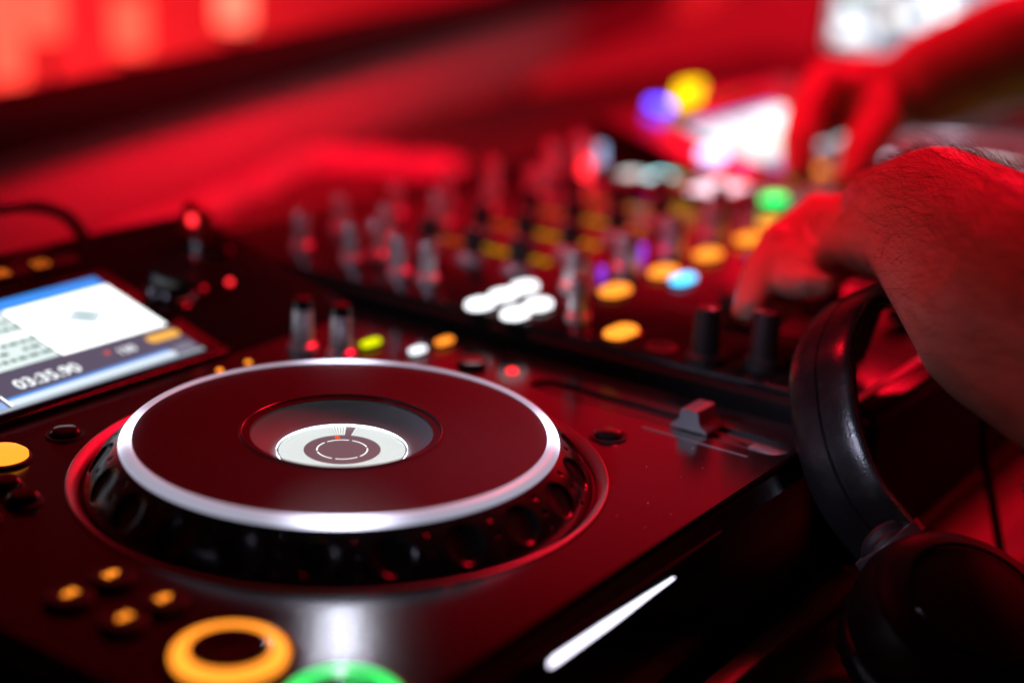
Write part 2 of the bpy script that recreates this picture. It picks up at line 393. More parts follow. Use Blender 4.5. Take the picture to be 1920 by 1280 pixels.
    for x, y in ((-0.047, 0.106), (0.0977, -0.060)):
        bt = add('round_button', B().lathe([(0.0080, 0), (0.0078, 0.0007), (0.0062, 0.0005)], 36, (x, y, 0)), m_black)
        obj('button_cap', B().lathe([(0.0058, 0), (0.0058, 0.0016), (0.0050, 0.0024), (0.003, 0.0028), (0, 0.0029)], 32, (x, y, 0)), m_gloss, bt)
    # loop buttons at the far left: two lit orange, two dark
    for x, y in ((-0.0790, 0.1035), (-0.1030, 0.1035)):
        bt = add('loop_button', B().lathe([(0.0112, 0), (0.0112, 0.0012), (0.0102, 0.0016)], 36, (x, y, 0)), m_black)
        obj('button_light', B().lathe([(0.0100, 0.0003), (0.0100, 0.0026), (0.0080, 0.0040), (0, 0.0046)], 36, (x, y, 0)), m_orange_hi, bt)
    for x, y in ((-0.0950, 0.0800), (-0.0985, 0.0650), (-0.118, 0.0620)):
        bt = add('round_button', B().lathe([(0.0070, 0), (0.0070, 0.0010), (0.0058, 0.0012)], 32, (x, y, 0)), m_black)
        obj('button_cap', B().lathe([(0.0056, 0.0002), (0.0056, 0.0030), (0.0044, 0.0042), (0, 0.0046)], 32, (x, y, 0)), m_gloss, bt)
    # four search buttons with orange arrows
    for i, (x, y) in enumerate(((-0.1364, -0.0067), (-0.1188, -0.0065), (-0.1359, -0.0315), (-0.1191, -0.0316))):
        bt = add('search_button', B().lathe([(0.0078, 0), (0.0078, 0.0022), (0.0070, 0.0030), (0, 0.0028)], 32, (x, y, 0)), m_black)
        sgn = -1 if i % 2 == 0 else 1
        b = B()
        for k in (-1, 1):
            cx = x+k*0.0013
            b.prism([(cx-sgn*0.0014, y-0.0019), (cx+sgn*0.0014, y), (cx-sgn*0.0014, y+0.0019)][::sgn], 0.0029, 0.0032)
        obj('arrow_light', b, m_orange_hi, bt)
    # cue and play buttons: glowing ring round a dished gloss cap
    for (x, y), m_ in (((-0.1285, -0.0700), m_orange), ((-0.1275, -0.1140), m_green)):
        nm = 'cue_button' if m_ is m_orange else 'play_button'
        bt = add(nm, B().lathe([(0.0205, 0), (0.0200, 0.0012), (0.0186, 0.0014)], 56, (x, y, 0)), m_gloss)
        ring = [(0.0146+0.0029*math.cos(a), 0.0012+0.0024*math.sin(a)) for a in [2*PI*k/14 for k in range(14)]]
        obj('glow_ring', B().lathe(ring, 64, (x, y, 0), close=True), m_, bt)
        obj('button_cap', B().lathe([(0.0128, 0.0005), (0.0122, 0.0034), (0.0110, 0.0036), (0.006, 0.0030), (0, 0.0028)], 48, (x, y, 0)), m_gloss, bt)
        if m_ is m_green:
            b = B()
            for k in range(2): b.box((x+0.003+k*0.003, y, 0.0034), (0.0012, 0.005, 0.0004))
            b.prism([(x-0.005, y-0.0028), (x-0.0002, y), (x-0.005, y+0.0028)], 0.0031, 0.0036)
            obj('play_symbol', b, m_green, bt)
    # tempo fader
    b = B(); b.box((0.1325, -0.0615, -0.0025), (0.0155, 0.126, 0.0006)); fl = add('tempo_slot', b, m_black)
    obj('centre_slit', B().box((0.1325, -0.0615, -0.0021), (0.0022, 0.112, 0.0006)), m_gloss, fl)
    b = B(); b.box((0.1165, -0.0900, 0.0001), (0.0004, 0.050, 0.0005), 0.0001); add('scale_line', b, mat('scale_grey', (0.16, 0.16, 0.17), 0.3))
    prof = [(-0.0105, 0.0), (-0.0100, 0.0016), (-0.0075, 0.0030), (-0.0056, 0.0062), (-0.0049, 0.0118), (-0.0042, 0.0128),
            (0.0042, 0.0128), (0.0049, 0.0118), (0.0056, 0.0062), (0.0075, 0.0030), (0.0100, 0.0016), (0.0105, 0.0)]
    b = B(); b.prism([(p[0]*0.85-0.0825, p[1]*0.70+0.0006) for p in prof], 0.1250, 0.1400, 0, Mw)
    add('tempo_fader', b, mat('fader_grey', (0.13, 0.13, 0.14), 0.3), angle=50)
    b = B(); b.box((0.1325, -0.1165, -0.0018), (0.006, 0.016, 0.0008), 0.0002); add('slot_end', b, mat('scale_grey'))
    # --- jog wheel
    J = add('jog_wheel', B().lathe([(0.0973, -0.0026), (0.0831, -0.0026), (0.0831, 0.0135)], 160), m_black)
    obj('jog_side', JOG_SIDE.copy() if False else JOG_SIDE, m_side, J)
    obj('jog_bezel', B().lathe([(0.1030, -0.0020), (0.1033, 0.0007), (0.1027, 0.0010), (0.1010, 0.0002), (0.0990, -0.0018), (0.0985, -0.0027)], 200), m_bezel, J)
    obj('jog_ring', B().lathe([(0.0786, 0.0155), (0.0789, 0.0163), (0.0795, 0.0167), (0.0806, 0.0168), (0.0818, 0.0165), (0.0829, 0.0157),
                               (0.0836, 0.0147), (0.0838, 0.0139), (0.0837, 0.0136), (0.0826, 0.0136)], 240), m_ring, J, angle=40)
    pl = obj('platter', B().lathe([(0.0788, 0.0161), (0.0394, 0.0161), (0.0391, 0.0164), (0.0387, 0.0164), (0.0383, 0.0159), (0.0352, 0.0157), (0.0348, 0.0152), (0.0348, 0.0146)], 200), m_disc, J)
    obj('platter_trim', B().lathe([(0.0386, 0.01645), (0.0383, 0.01665), (0.0380, 0.01645), (0.0380, 0.0158)], 200), m_groove, J)
    obj('display_bowl', B().lathe([(0.0350, 0.0147), (0.0335, 0.0125), (0.0300, 0.0095), (0.0265, 0.0080), (0.0252, 0.0077), (0, 0.0077)], 120), m_bowl, J)
    obj('display_ground', B().lathe([(0.0248, 0.0078), (0.0248, 0.0079), (0, 0.0079)], 96), m_strobe_bg, J)
    obj('bowl_glow_band', B().lathe([(0.0252, 0.0079), (0.0252, 0.0085)], 96), lamp('bowl_glow_white', (0.84, 0.90, 0.95), 7.0), J)  # thin emitting band added to throw a halo onto the bowl
    b = B(); NL = 120
    for k in range(NL):
        a = 2*PI*k/NL; dg = math.degrees(a)
        if 27.5 < dg < 38.5: continue
        hw = 0.36*2*PI/NL
        b.bm.faces.new([b.bm.verts.new((rr_*math.cos(a+s_*hw), rr_*math.sin(a+s_*hw), 0.0081)) for rr_, s_ in ((0.0148, -1), (0.0243, -1), (0.0243, 1), (0.0148, 1))])
    tag(obj('strobe_lines', b, m_strobe, J, smooth=False), kind='stuff')
    b = B(); NQ = 6
    for k in range(NQ):
        a0 = 2*PI*(k+0.1)/NQ+0.35; a1 = 2*PI*(k+1.0)/NQ+0.32; st = 14
        for q in range(st):
            x0, x1 = a0+(a1-a0)*q/st, a0+(a1-a0)*(q+1)/st
            b.bm.faces.new([b.bm.verts.new((rr_*math.cos(x), rr_*math.sin(x), 0.0081)) for rr_, x in ((0.0094, x0), (0.0100, x0), (0.0100, x1), (0.0094, x1))])
    obj('position_ring', b, m_strobe_ring, J, smooth=False)
    a = math.radians(50.7)
    obj('position_marker', B().box((0.0121*math.cos(a), 0.0121*math.sin(a), 0.0082), (0.0022, 0.0016, 0.0002), rz=a), lamp('marker_red', (1.0, 0.06, 0.01), 1.6), J)
    # front: lit disc slot, recessed in a dark frame
    b = B(); b.prism([(-0.066, -0.018), (0.060, -0.018), (0.060, -0.0065), (-0.066, -0.0065)], 0, 0.0006, 0.0002)
    F = H @ Matrix.Translation((0, -0.1340, 0)) @ Matrix.Rotation(PI/2, 4, 'X')
    fr = obj('slot_frame', b, mat('slot_black', (0.004, 0.004, 0.004), 0.6, spec=0.1), P, F)
    pts = [(-0.0537, -0.0120)]
    up = [(-0.0533, -0.0109), (-0.050, -0.0103), (-0.020, -0.0104), (0.005, -0.0110), (0.024, -0.0116), (0.0255, -0.0121)]
    dn = [(0.024, -0.0126), (0.010, -0.0128), (-0.003, -0.0133), (-0.014, -0.0137), (-0.050, -0.0137), (-0.0533, -0.0132)]
    b = B(); b.prism((pts+up+dn)[::-1], 0.0006, 0.0009); obj('slot_glow', b, m_slot, fr)
    if far:   # link and source lights on the farther deck
        obj('source_light', B().lathe([(0.010, 0), (0.010, 0.002), (0.006, 0.004), (0, 0.004)], 24, (-0.0860, 0.1170, 0.004)), m_blue, P, S)
        obj('link_light', B().pill((-0.034, 0.1220), 0.034, 0.009, 0.0, 0.016, 0.001), m_yellow, P, S)
        obj('slot_light', B().pill((-0.1290, 0.040), 0.026, 0.017, 0, 0.004, 0.001), lamp('lamp_pale_blue', (0.42, 0.55, 1.0), 4.0), P, S)
        for uu, vv in ((-0.110, 0.018), (-0.090, 0.004)):
            obj('slot_light', B().pill((uu, vv+0.003), 0.014, 0.009, 0, 0.002, 0.0006), lamp('lamp_lilac', (0.60, 0.16, 0.55), 2.2), P, S)
    else:     # a few dust specks on the panel
        b = B()
        for k in range(15):
            x, y = (RNG.uniform(0.03, 0.11), RNG.uniform(-0.126, -0.085)) if k < 9 else (RNG.uniform(-0.15, -0.08), RNG.uniform(0.0, 0.1))
            s_ = RNG.uniform(0.00010, 0.00024)
            b.box((x, y, s_*0.5+0.0001), (s_*2, s_, s_), rz=RNG.uniform(0, 3))
        tag(add('dust', b, m_white), kind='stuff')
    return P

player = build_player((0, 0), 'black media player in the foreground, white screen lit, silver-rimmed jog wheel in focus')
player_far = build_player((0.745, 0.009), 'blurred black media player beyond the mixer, partly hidden by the reaching hand', True)

# ------------------------------------------------------------------ mixer
MZ = 0.012
mixer = empty('dj_mixer', (0.35, 0.07, TZ), 'black DJ mixer crowded with knobs and lit buttons, right of the player in focus', 'mixer')
MM = Matrix.Translation((-0.35, -0.07, -TZ))
madd = lambda n, b, m, par=None, **k: obj(n, b, m, par or mixer, MM if par is None else None, **k)
madd('body', B().box((0.3515, 0.058, (TZ+0.004+MZ-0.003)/2), (0.367, 0.412, MZ-0.003-TZ-0.004), 0.003, seg=1), mat('mixer_side', (0.003, 0.003, 0.0035), 0.5, spec=0.12))
for sx in (0.19, 0.51):
    for yy in (-0.11, 0.24): madd('foot', B().lathe([(0, TZ), (0.011, TZ), (0.012, TZ+0.0042), (0, TZ+0.0042)], 16, (sx, yy, 0)), m_rubber)
madd('panel', B().box((0.3515, 0.058, MZ-0.0015), (0.363, 0.408, 0.003), 0.0008), m_panel)
madd('front_trim', B().box((0.3515, -0.1345, MZ+0.0006), (0.355, 0.004, 0.0012), 0.0004), m_grey)
KN = {}
def knob(x, y, kind):
    """kind: eq (dark cap on a pale skirt), shaft (slim silver), big (fat silver), tall (black headphone knob)"""
    if kind not in KN:
        if kind == 'eq': base = [(0.0092, 0), (0.0092, 0.0012), (0.0080, 0.0042), (0.0066, 0.0055), (0, 0.0055)]; cap = [(0.0060, 0.005), (0.0052, 0.0175), (0.0045, 0.0190), (0, 0.0192)]; mb, mc = m_skirt, m_rubber
        elif kind == 'shaft': base = [(0.0062, 0), (0.0060, 0.003), (0.0047, 0.004), (0.0043, 0.0200), (0.0036, 0.0212), (0, 0.0214)]; cap = [(0.0037, 0.0210), (0.0030, 0.0220), (0, 0.0222)]; mb, mc = m_silver, m_gloss
        elif kind == 'big': base = [(0.0084, 0), (0.0082, 0.004), (0.0070, 0.005), (0.0066, 0.0200), (0.0058, 0.0214), (0, 0.0216)]; cap = [(0.0056, 0.0212), (0.0048, 0.0226), (0, 0.0228)]; mb, mc = m_silver, m_gloss
        else: base = [(0.0088, 0), (0.0086, 0.004), (0.0072, 0.005), (0.0070, 0.0060), (0, 0.0060)]; cap = [(0.0066, 0.005), (0.0060, 0.0245), (0.0052, 0.0262), (0, 0.0264)]; mb, mc = m_rubber, m_rubber
        KN[kind] = (B().lathe(base, 28).mesh('knob'), B().lathe(cap, 28).mesh('knob_cap'),
                    B().box((0.0040, 0, cap[-1][1]+0.0001), (0.0050, 0.0011, 0.0005)).mesh('pointer'), mb, mc)
    a, c, p, mb, mc = KN[kind]
    k = obj('knob', a, mb, mixer, MM @ Matrix.Translation((x, y, MZ)) @ Matrix.Rotation(random.uniform(0, 6.28), 4, 'Z'))
    obj('knob_cap', c, mc, k); obj('pointer', p, m_white, k)
    return k
CH = [0.2428+0.0495*i for i in range(4)]
for i, x in enumerate(CH):
    knob(x-0.008, 0.048, 'big')
    for y in (0.0900, 0.1210, 0.1520): knob(x, y, 'eq')
    knob(x, 0.1830, 'big' if i % 2 else 'shaft')
    knob(x, 0.2180, 'shaft')
    # level meter: a column of small lights
    for k in range(12):
        y = 0.090+k*0.0072
        m_ = m_yel_dim if k < 7 else m_orange_dim
        madd('meter_light', B().box((x+0.0385-0.0125, y, MZ+0.0004), (0.0058, 0.0040, 0.0008)), m_)
    bt = madd('cue_button', B().pill((x, 0.0287), 0.0245, 0.0150, MZ, MZ+0.0012, 0.0004), m_gloss)
    obj('button_light', B().pill((x, 0.0287), 0.0210, 0.0115, MZ+0.001, MZ+0.0036, 0.0008), m_orange, bt)
    # channel fader
    sl = madd('fader_slot', B().box((x, -0.040, MZ+0.0003), (0.0030, 0.080, 0.0008)), m_black)
    fy = (-0.045, -0.062, -0.030, -0.050)[i]
    b = B(); b.box((x, fy, MZ+0.0085), (0.0125, 0.0235, 0.0125), 0.0025); cp = madd('fader_cap', b, m_rubber)
    obj('pointer', B().box((x, fy, MZ+0.0149), (0.0120, 0.0012, 0.0006)), m_white, cp)
bt = madd('cue_button', B().pill((0.4359, 0.0365), 0.0240, 0.0150, MZ, MZ+0.0012, 0.0004), m_gloss)
obj('button_light', B().pill((0.4359, 0.0365), 0.0200, 0.0115, MZ+0.001, MZ+0.0036, 0.0008), m_orange, bt)
for x, y in ((0.1745, 0.0648), (0.1950, 0.0655), (0.2150, 0.0662), (0.1735, 0.0425), (0.1940, 0.0430)):
    bt = madd('effect_button', B().pill((x, y), 0.0195, 0.0135, MZ, MZ+0.0012, 0.0004), m_gloss)
    obj('button_light', B().pill((x, y), 0.0165, 0.0110, MZ+0.001, MZ+0.0040, 0.0010), m_wlamp, bt)
for (x, y), L, W, m_ in (((0.1850, -0.0110), 0.0210, 0.0110, m_orange), ((0.2870, 0.0135), 0.0190, 0.0085, m_cyan), ((0.4990, 0.0660), 0.0210, 0.0135, lamp('lamp_green_bright', (0.0, 1.0, 0.16), 2.8)),
                        ((0.3500, 0.0050), 0.0060, 0.0060, lamp('lamp_magenta', (0.8, 0.0, 0.5), 0.6))):
    bt = madd('button', B().pill((x, y), L+0.004, W+0.0035, MZ, MZ+0.0012, 0.0004), m_gloss)
    obj('button_light', B().pill((x, y), L, W, MZ+0.001, MZ+0.0036, 0.0008), m_, bt)
# small violet lights between the channel columns
for x, y in ((0.2600, 0.0480), (0.3005, 0.0500), (0.3150, 0.0560), (0.3480, 0.0600)):
    madd('indicator_or_glint', B().box((x, y, MZ+0.004), (0.0030, 0.0030, 0.0080), 0.0006), lamp('lamp_violet', (0.28, 0.05, 0.85), 1.3))
for x, y, k in ((0.196, 0.168, 'shaft'), (0.2115, 0.164, 'shaft'), (0.1935, 0.1326, 'shaft'), (0.195, 0.1145, 'shaft'), (0.192, 0.0180, 'shaft'),
                (0.196, 0.205, 'shaft'), (0.178, -0.060, 'tall'), (0.1905, -0.0830, 'tall'), (0.470, 0.225, 'shaft'), (0.490, 0.205, 'shaft'),
                (0.505, 0.225, 'shaft'), (0.505, 0.000, 'big'), (0.505, -0.045, 'big'), (0.440, 0.075, 'eq'), (0.440, 0.118, 'eq'), (0.440, 0.160, 'eq')):
    knob(x, y, k)
madd('headphone_socket', B().lathe([(0.0075, MZ), (0.0075, MZ+0.0012), (0.0045, MZ+0.0014), (0.0040, MZ+0.0002), (0, MZ+0.0002)], 28, (0.1806, -0.0358, 0)), m_black)
# effect display at the right of the mixer
ds = madd('effect_display', B().box((0.5010, 0.1385, MZ+0.0006), (0.056, 0.096, 0.0020), 0.0006), m_gloss)
for (x, y, w, h, m_) in ((0.5030, 0.1100, 0.042, 0.026, lamp('fx_pink', (0.95, 0.66, 0.76), 2.4)), (0.5080, 0.1590, 0.022, 0.014, lamp('fx_teal', (0.36, 0.80, 0.84), 4.0)),
                        (0.4990, 0.1770, 0.018, 0.012, lamp('fx_grey', (0.60, 0.66, 0.64), 2.2))):
    obj('display_field', B().box((x, y, MZ+0.0018), (w, h, 0.0006)), m_, ds)
for x, y, m_ in ((0.4700, 0.1960, m_redled), (0.5180, 0.2150, lamp('glint_slate', (0.30, 0.42, 0.70), 1.8))):  # the slate one is a knob-top reflection made as a glowing stub
    madd('indicator_or_glint', B().lathe([(0.004, MZ), (0.004, MZ+0.012), (0.003, MZ+0.014), (0, MZ+0.014)], 18, (x, y, 0)), m_)
xf = madd('crossfader_slot', B().box((0.318, -0.1060, MZ+0.0003), (0.060, 0.0030, 0.0008)), m_black)
b = B(); b.box((0.300, -0.1060, MZ+0.0085), (0.0235, 0.0125, 0.0125), 0.0025); madd('fader_cap', b, m_rubber)

# ------------------------------------------------------------------ booth: table, back board, rail, walls
m_wood = mat('table_wood', (0.075, 0.042, 0.030), 0.42)
nt = m_wood.node_tree; p = nt.nodes['Principled BSDF']
tc = nt.nodes.new('ShaderNodeTexCoord'); mp = nt.nodes.new('ShaderNodeMapping'); mp.inputs['Scale'].default_value = (2.0, 38, 6)
nz = nt.nodes.new('ShaderNodeTexNoise'); nz.inputs['Scale'].default_value = 2.2; nz.inputs['Detail'].default_value = 7
cr = nt.nodes.new('ShaderNodeValToRGB'); cr.color_ramp.elements[0].position = 0.35; cr.color_ramp.elements[0].color = (0.022, 0.012, 0.009, 1)
cr.color_ramp.elements[1].position = 0.70; cr.color_ramp.elements[1].color = (0.13, 0.075, 0.052, 1)
nt.links.new(tc.outputs['Object'], mp.inputs['Vector']); nt.links.new(mp.outputs['Vector'], nz.inputs['Vector'])
nt.links.new(nz.outputs['Fac'], cr.inputs['Fac']); nt.links.new(cr.outputs['Color'], p.inputs['Base Color'])
bb = nt.nodes.new('ShaderNodeBump'); bb.inputs['Strength'].default_value = 0.15; bb.inputs['Distance'].default_value = 0.002
nt.links.new(nz.outputs['Fac'], bb.inputs['Height']); nt.links.new(bb.outputs['Normal'], p.inputs['Normal'])
table = tag(obj('table_top', B().box((0.55, 0.05, TZ-0.015), (2.5, 1.35, 0.030), 0.003), m_wood), 'dark brown wooden booth table under the decks', kind='structure')
obj('edge_strip', B().box((0.15, -0.1455, TZ+0.0045), (0.9, 0.010, 0.0085), 0.0015), mat('strip_wood', (0.26, 0.17, 0.14), 0.45, noise=(30, 0.2)), table)
m_paint = mat('board_paint', (0.55, 0.50, 0.50), 0.55, noise=(5, 0.12), bump=(60, 0.15))
RA = math.radians(15.2); RM = Matrix.Translation((0.221, 0.5004, 0)) @ Matrix.Rotation(RA, 4, 'Z')
tag(obj('back_board', B().box((0.9, 0.022, (0.014+TZ)/2), (3.4, 0.012, 0.014-TZ), 0.001), m_paint, None, RM), 'pale upright board along the back of the booth, lit red', kind='structure')
rail = tag(obj('rail', B().box((0.9, 0.022, 0.031), (3.4, 0.050, 0.034), 0.006, seg=3), mat('rail_black', (0.012, 0.011, 0.012), 0.65, noise=(8, 0.1), spec=0.2), None, RM),
           'thick black rail capping the board behind the decks', 'rail')
tag(obj('floor', B().box((2.0, 1.5, -1.02), (14, 12, 0.04)), mat('floor', (0.12, 0.11, 0.11), 0.5, noise=(2, 0.2))), kind='structure')
m_wall = mat('room_wall', (0.60, 0.56, 0.55), 0.6, noise=(1.2, 0.25), bump=(9, 0.3))
WM = Matrix.Translation((0.8, 1.75, 0)) @ Matrix.Rotation(RA, 4, 'Z')
tag(obj('back_wall', B().box((1.2, 0.05, 0.6), (6.4, 0.10, 3.2)), m_wall, None, WM), kind='structure')
tag(obj('right_wall', B().box((3.6, -0.4, 0.6), (0.10, 5.6, 3.2)), m_wall), kind='structure')

# glowing tube lamps on the wall beyond the rail
m_tube = lamp('tube_glow', (1.0, 0.065, 0.038), 2.6)
TUBES = [((0.9628, 1.4903), -0.127, 0.16, 'leftmost glowing red tube lamp beyond the rail'), ((1.0078, 1.4602), -0.067, 0.11, 'short glowing red tube lamp, second from the left beyond the rail'),
         ((1.0743, 1.3577), -0.080, 0.075, 'glowing red tube lamp standing alone beyond the rail, third from the left'), ((1.1668, 1.2435), -0.040, 0.14, 'brightest pale red tube lamp beyond the rail, rightmost of the four')]
for i, ((x, y), z0, h, lb) in enumerate(TUBES):
    T = empty('tube_lamp', (x, y, z0-0.5), lb, 'lamp', 'tube lamps beyond the rail')
    obj('tube', B().lathe([(0.020, 0.5), (0.024, 0.503), (0.024, 0.497+h), (0.020, 0.5+h), (0, 0.5+h)], 20), m_tube if i < 3 else lamp('tube_glow_bright', (1.0, 0.13, 0.08), 2.8), T)
    obj('stand', B().lathe([(0.05, -0.5-z0+0.0), (0.05, -0.49-z0), (0.008, -0.47-z0), (0.008, 0.498), (0.013, 0.499), (0.013, 0.503)], 20), m_black, T)

# monitor beyond the far deck
mon = empty('monitor', (1.50, 0.30, TZ), 'bright white screen standing beyond the far player at the top right', 'monitor')
MZ0 = -TZ
MR = Matrix.Translation((0, 0, MZ0)) @ Matrix.Rotation(math.radians(-4), 4, 'Z')
b = B(); b.box((0.008, 0.0, 0.110), (0.014, 0.400, 0.256), 0.003); case = obj('case', b, m_black, mon, MR)
def mq(n, y0, y1, z0, z1, m_, dx=0.0):
    b = B(); b.bm.faces.new([b.bm.verts.new(p) for p in ((-0.0005-dx, y0, z0), (-0.0005-dx, y1, z0), (-0.0005-dx, y1, z1), (-0.0005-dx, y0, z1))]); return obj(n, b, m_, case)
mq('screen', -0.190, 0.190, -0.014, 0.228, lamp('mon_grey', (0.50, 0.54, 0.66), 0.75))
rr = random.Random(11)
for (y, z, s_, m_) in ((0.168, 0.038, 0.010, m_wlamp), (0.166, 0.008, 0.014, m_wlamp), (0.14, 0.008, 0.012, m_wlamp2), (0.108, 0.036, 0.010, lamp('mon_peach', (1.0, 0.85, 0.7), 2.2)), (0.075, 0.036, 0.012, m_wlamp),
                      (0.03, 0.040, 0.014, m_wlamp), (-0.01, 0.05, 0.012, lamp('mon_cyan', (0.75, 0.95, 1.0), 2.5)), (-0.05, 0.05, 0.012, m_wlamp), (0.05, 0.07, 0.016, m_wlamp), (0.13, 0.075, 0.014, m_wlamp2), (0.155, 0.06, 0.006, lamp('mon_green', (0.5, 0.9, 0.3), 2.0))):
    mq('screen_tile', y-s_, y+s_, z-s_*0.8, z+s_*0.8, m_, 0.0006)
obj('stand', B().box((0.03, 0, -0.045), (0.02, 0.05, 0.05), 0.004).box((0.02, 0, -0.0655), (0.14, 0.20, 0.006), 0.002), m_black, mon, MR)

# pale folded cloth behind the decks, and leads
m_cloth = mat('cloth', (0.45, 0.42, 0.42), 0.8, noise=(20, 0.12), bump=(220, 0.3))
path = spline([(0.245, 0.480, -0.054), (0.300, 0.496, -0.052), (0.382, 0.520, -0.052), (0.459, 0.543, -0.052), (0.5553, 0.575, -0.050), (0.6150, 0.594, -0.048), (0.650, 0.590, -0.050), (0.675, 0.5624, -0.052), (0.689, 0.5225, -0.052), (0.7064, 0.4797, -0.053)], 10)
b = B(); prev = None
for k, q in enumerate(path):
    t_ = (path[min(k+1, len(path)-1)]-path[max(k-1, 0)]).normalized(); side = Vector((0, 0, 1)).cross(t_).normalized()
    w = 0.0075+0.002*math.sin(k*0.7); hz = 0.003+0.0015*math.sin(k*0.45+1)
    zb_ = TZ+0.0005
    prof = [(-w*1.3, zb_-q.z), (-w, -0.006), (-w*0.4, -hz*0.1), (0, hz), (w*0.5, -hz*0.3), (w, -0.006), (w*1.3, zb_-q.z)]
    ring = [b.bm.verts.new(q+side*x_+Vector((0, 0, z_))) for x_, z_ in prof]
    if prev:
        for j in range(len(ring)): b.bm.faces.new((prev[j], prev[(j+1) % len(ring)], ring[(j+1) % len(ring)], ring[j]))
    else: b.bm.faces.new(ring)
    prev = ring
b.bm.faces.new(prev[::-1])
tag(obj('cloth', b, m_cloth, angle=80), 'long pale folded cloth lying along the foot of the back board', 'cloth')
m_cable = mat('cable_black', (0.015, 0.014, 0.015), 0.35)
tag(obj('cable', B().tube(spline([(-0.075, 0.300, TZ+0.0045), (-0.060, 0.285, -0.030), (-0.030, 0.273, 0.020), (0.005, 0.268, 0.043), (0.035, 0.266, 0.050), (0.065, 0.267, 0.048), (0.092, 0.272, 0.036), (0.112, 0.282, 0.010), (0.124, 0.297, -0.030), (0.130, 0.320, TZ+0.0045)], 10), 0.0036, 10), m_cable),
    'black cable arching up behind the screen of the player in focus', 'cable')
SL = Matrix.Translation((0, 0.128, 0)) @ Matrix.Rotation(TH, 4, 'X')
us = empty('memory_stick', SL @ Vector((0.130, 0.096, 0.001)), 'small red-lit stick standing in the back right of the player in focus', 'memory stick')
us.rotation_euler = (TH, 0, 0)
obj('connector', B().box((0, 0, 0.002), (0.0046, 0.0120, 0.004), 0.0003), m_chrome, us)
sb = obj('case', B().box((0, 0, 0.0125), (0.0075, 0.0165, 0.0175), 0.0016), mat('stick_red', (0.5, 0.01, 0.01), 0.3), us)
obj('activity_light', B().lathe([(0.0030, 0), (0.0030, 0.0008), (0.0018, 0.0014), (0, 0.0015)], 16, (-0.0037, -0.001, 0.0150), axis=Vector((-1, -0.3, 0.2))), m_redled, sb)

# ------------------------------------------------------------------ headphones
m_leather = mat('headband_leather', (0.006, 0.006, 0.007), 0.27, noise=(90, 0.06), bump=(900, 0.10))
hp = empty('headphones', (0.15, -0.17, TZ), 'black headphones leaning on the front of the player, headband upright', 'headphones')
HM = Matrix.Translation((-0.15, 0.17, -TZ))
hadd = lambda n, b, m, par=None, **k: obj(n, b, m, par or hp, HM if par is None else None, **k)
arch = spline([(0.1201, -0.1758, -0.0200), (0.1199, -0.1604, -0.0063), (0.1247, -0.1480, 0.0080), (0.1348, -0.1369, 0.0238), (0.1500, -0.1281, 0.0400), (0.1777, -0.1250, 0.0520), (0.210, -0.134, 0.0550),
               (0.232, -0.158, 0.0460), (0.242, -0.180, 0.0200), (0.242, -0.196, -0.0060), (0.237, -0.206, -0.0220)], 10)
cen = Vector((0.190, -0.160, -0.006))
def band(path, width, thick, crown=0.0, seam=0.0, lift=0.0):
    b = B(); prev = None; n = len(path)
    pl = Vector((-0.30, -0.80, -0.28)).normalized()
    for k, q in enumerate(path):
        t_ = (path[min(k+1, n-1)]-path[max(k-1, 0)]).normalized()
        nrm = (q-cen); nrm = (nrm-t_*nrm.dot(t_)).normalized()
        wv = t_.cross(nrm).normalized()
        q = q+nrm*lift
        pr_ = []
        for sx in (-1, -0.96, -0.8, -0.5, -0.2, -0.05, 0, 0.05, 0.2, 0.5, 0.8, 0.96, 1):
            h = thick/2*(1-abs(sx)**10*0.6)+crown*(1-sx*sx)-(seam if abs(sx) < 0.03 else 0)
            pr_.append((sx*width/2, h))
        for sx in (0.96, 0.5, 0, -0.5, -0.96): pr_.append((sx*width/2, -thick/2*(1-abs(sx)**6*0.5)))
        ring = [b.bm.verts.new(q+wv*x_+nrm*z_) for x_, z_ in pr_]
        if prev:
            m_ = len(ring)
            for j in range(m_): b.bm.faces.new((prev[j], prev[(j+1) % m_], ring[(j+1) % m_], ring[j]))
        else: b.bm.faces.new(ring)
        prev = ring
    b.bm.faces.new(prev[::-1])
    return b
hadd('headband', band(arch, 0.031, 0.0042, 0.0010, 0.0012), m_leather, angle=50)
hadd('headband_pad', band(arch[22:-22], 0.026, 0.006, 0.0, 0.0, -0.0052), m_rubber, angle=60)
for pts in ((arch[0], arch[3]), (arch[-1], arch[-4])):
    A_, B_ = Vector(pts[0]), Vector(pts[1]); dv = (A_-B_).normalized()
    hadd('band_clip', B().tube([A_-dv*0.001, A_-dv*0.0005, A_+dv*0.0045, A_+dv*0.005], [0.0120, 0.0152, 0.0152, 0.0120], 24), m_chrome if False else mat('clip_metal', (0.5, 0.48, 0.52), 0.3, metal=0.9))
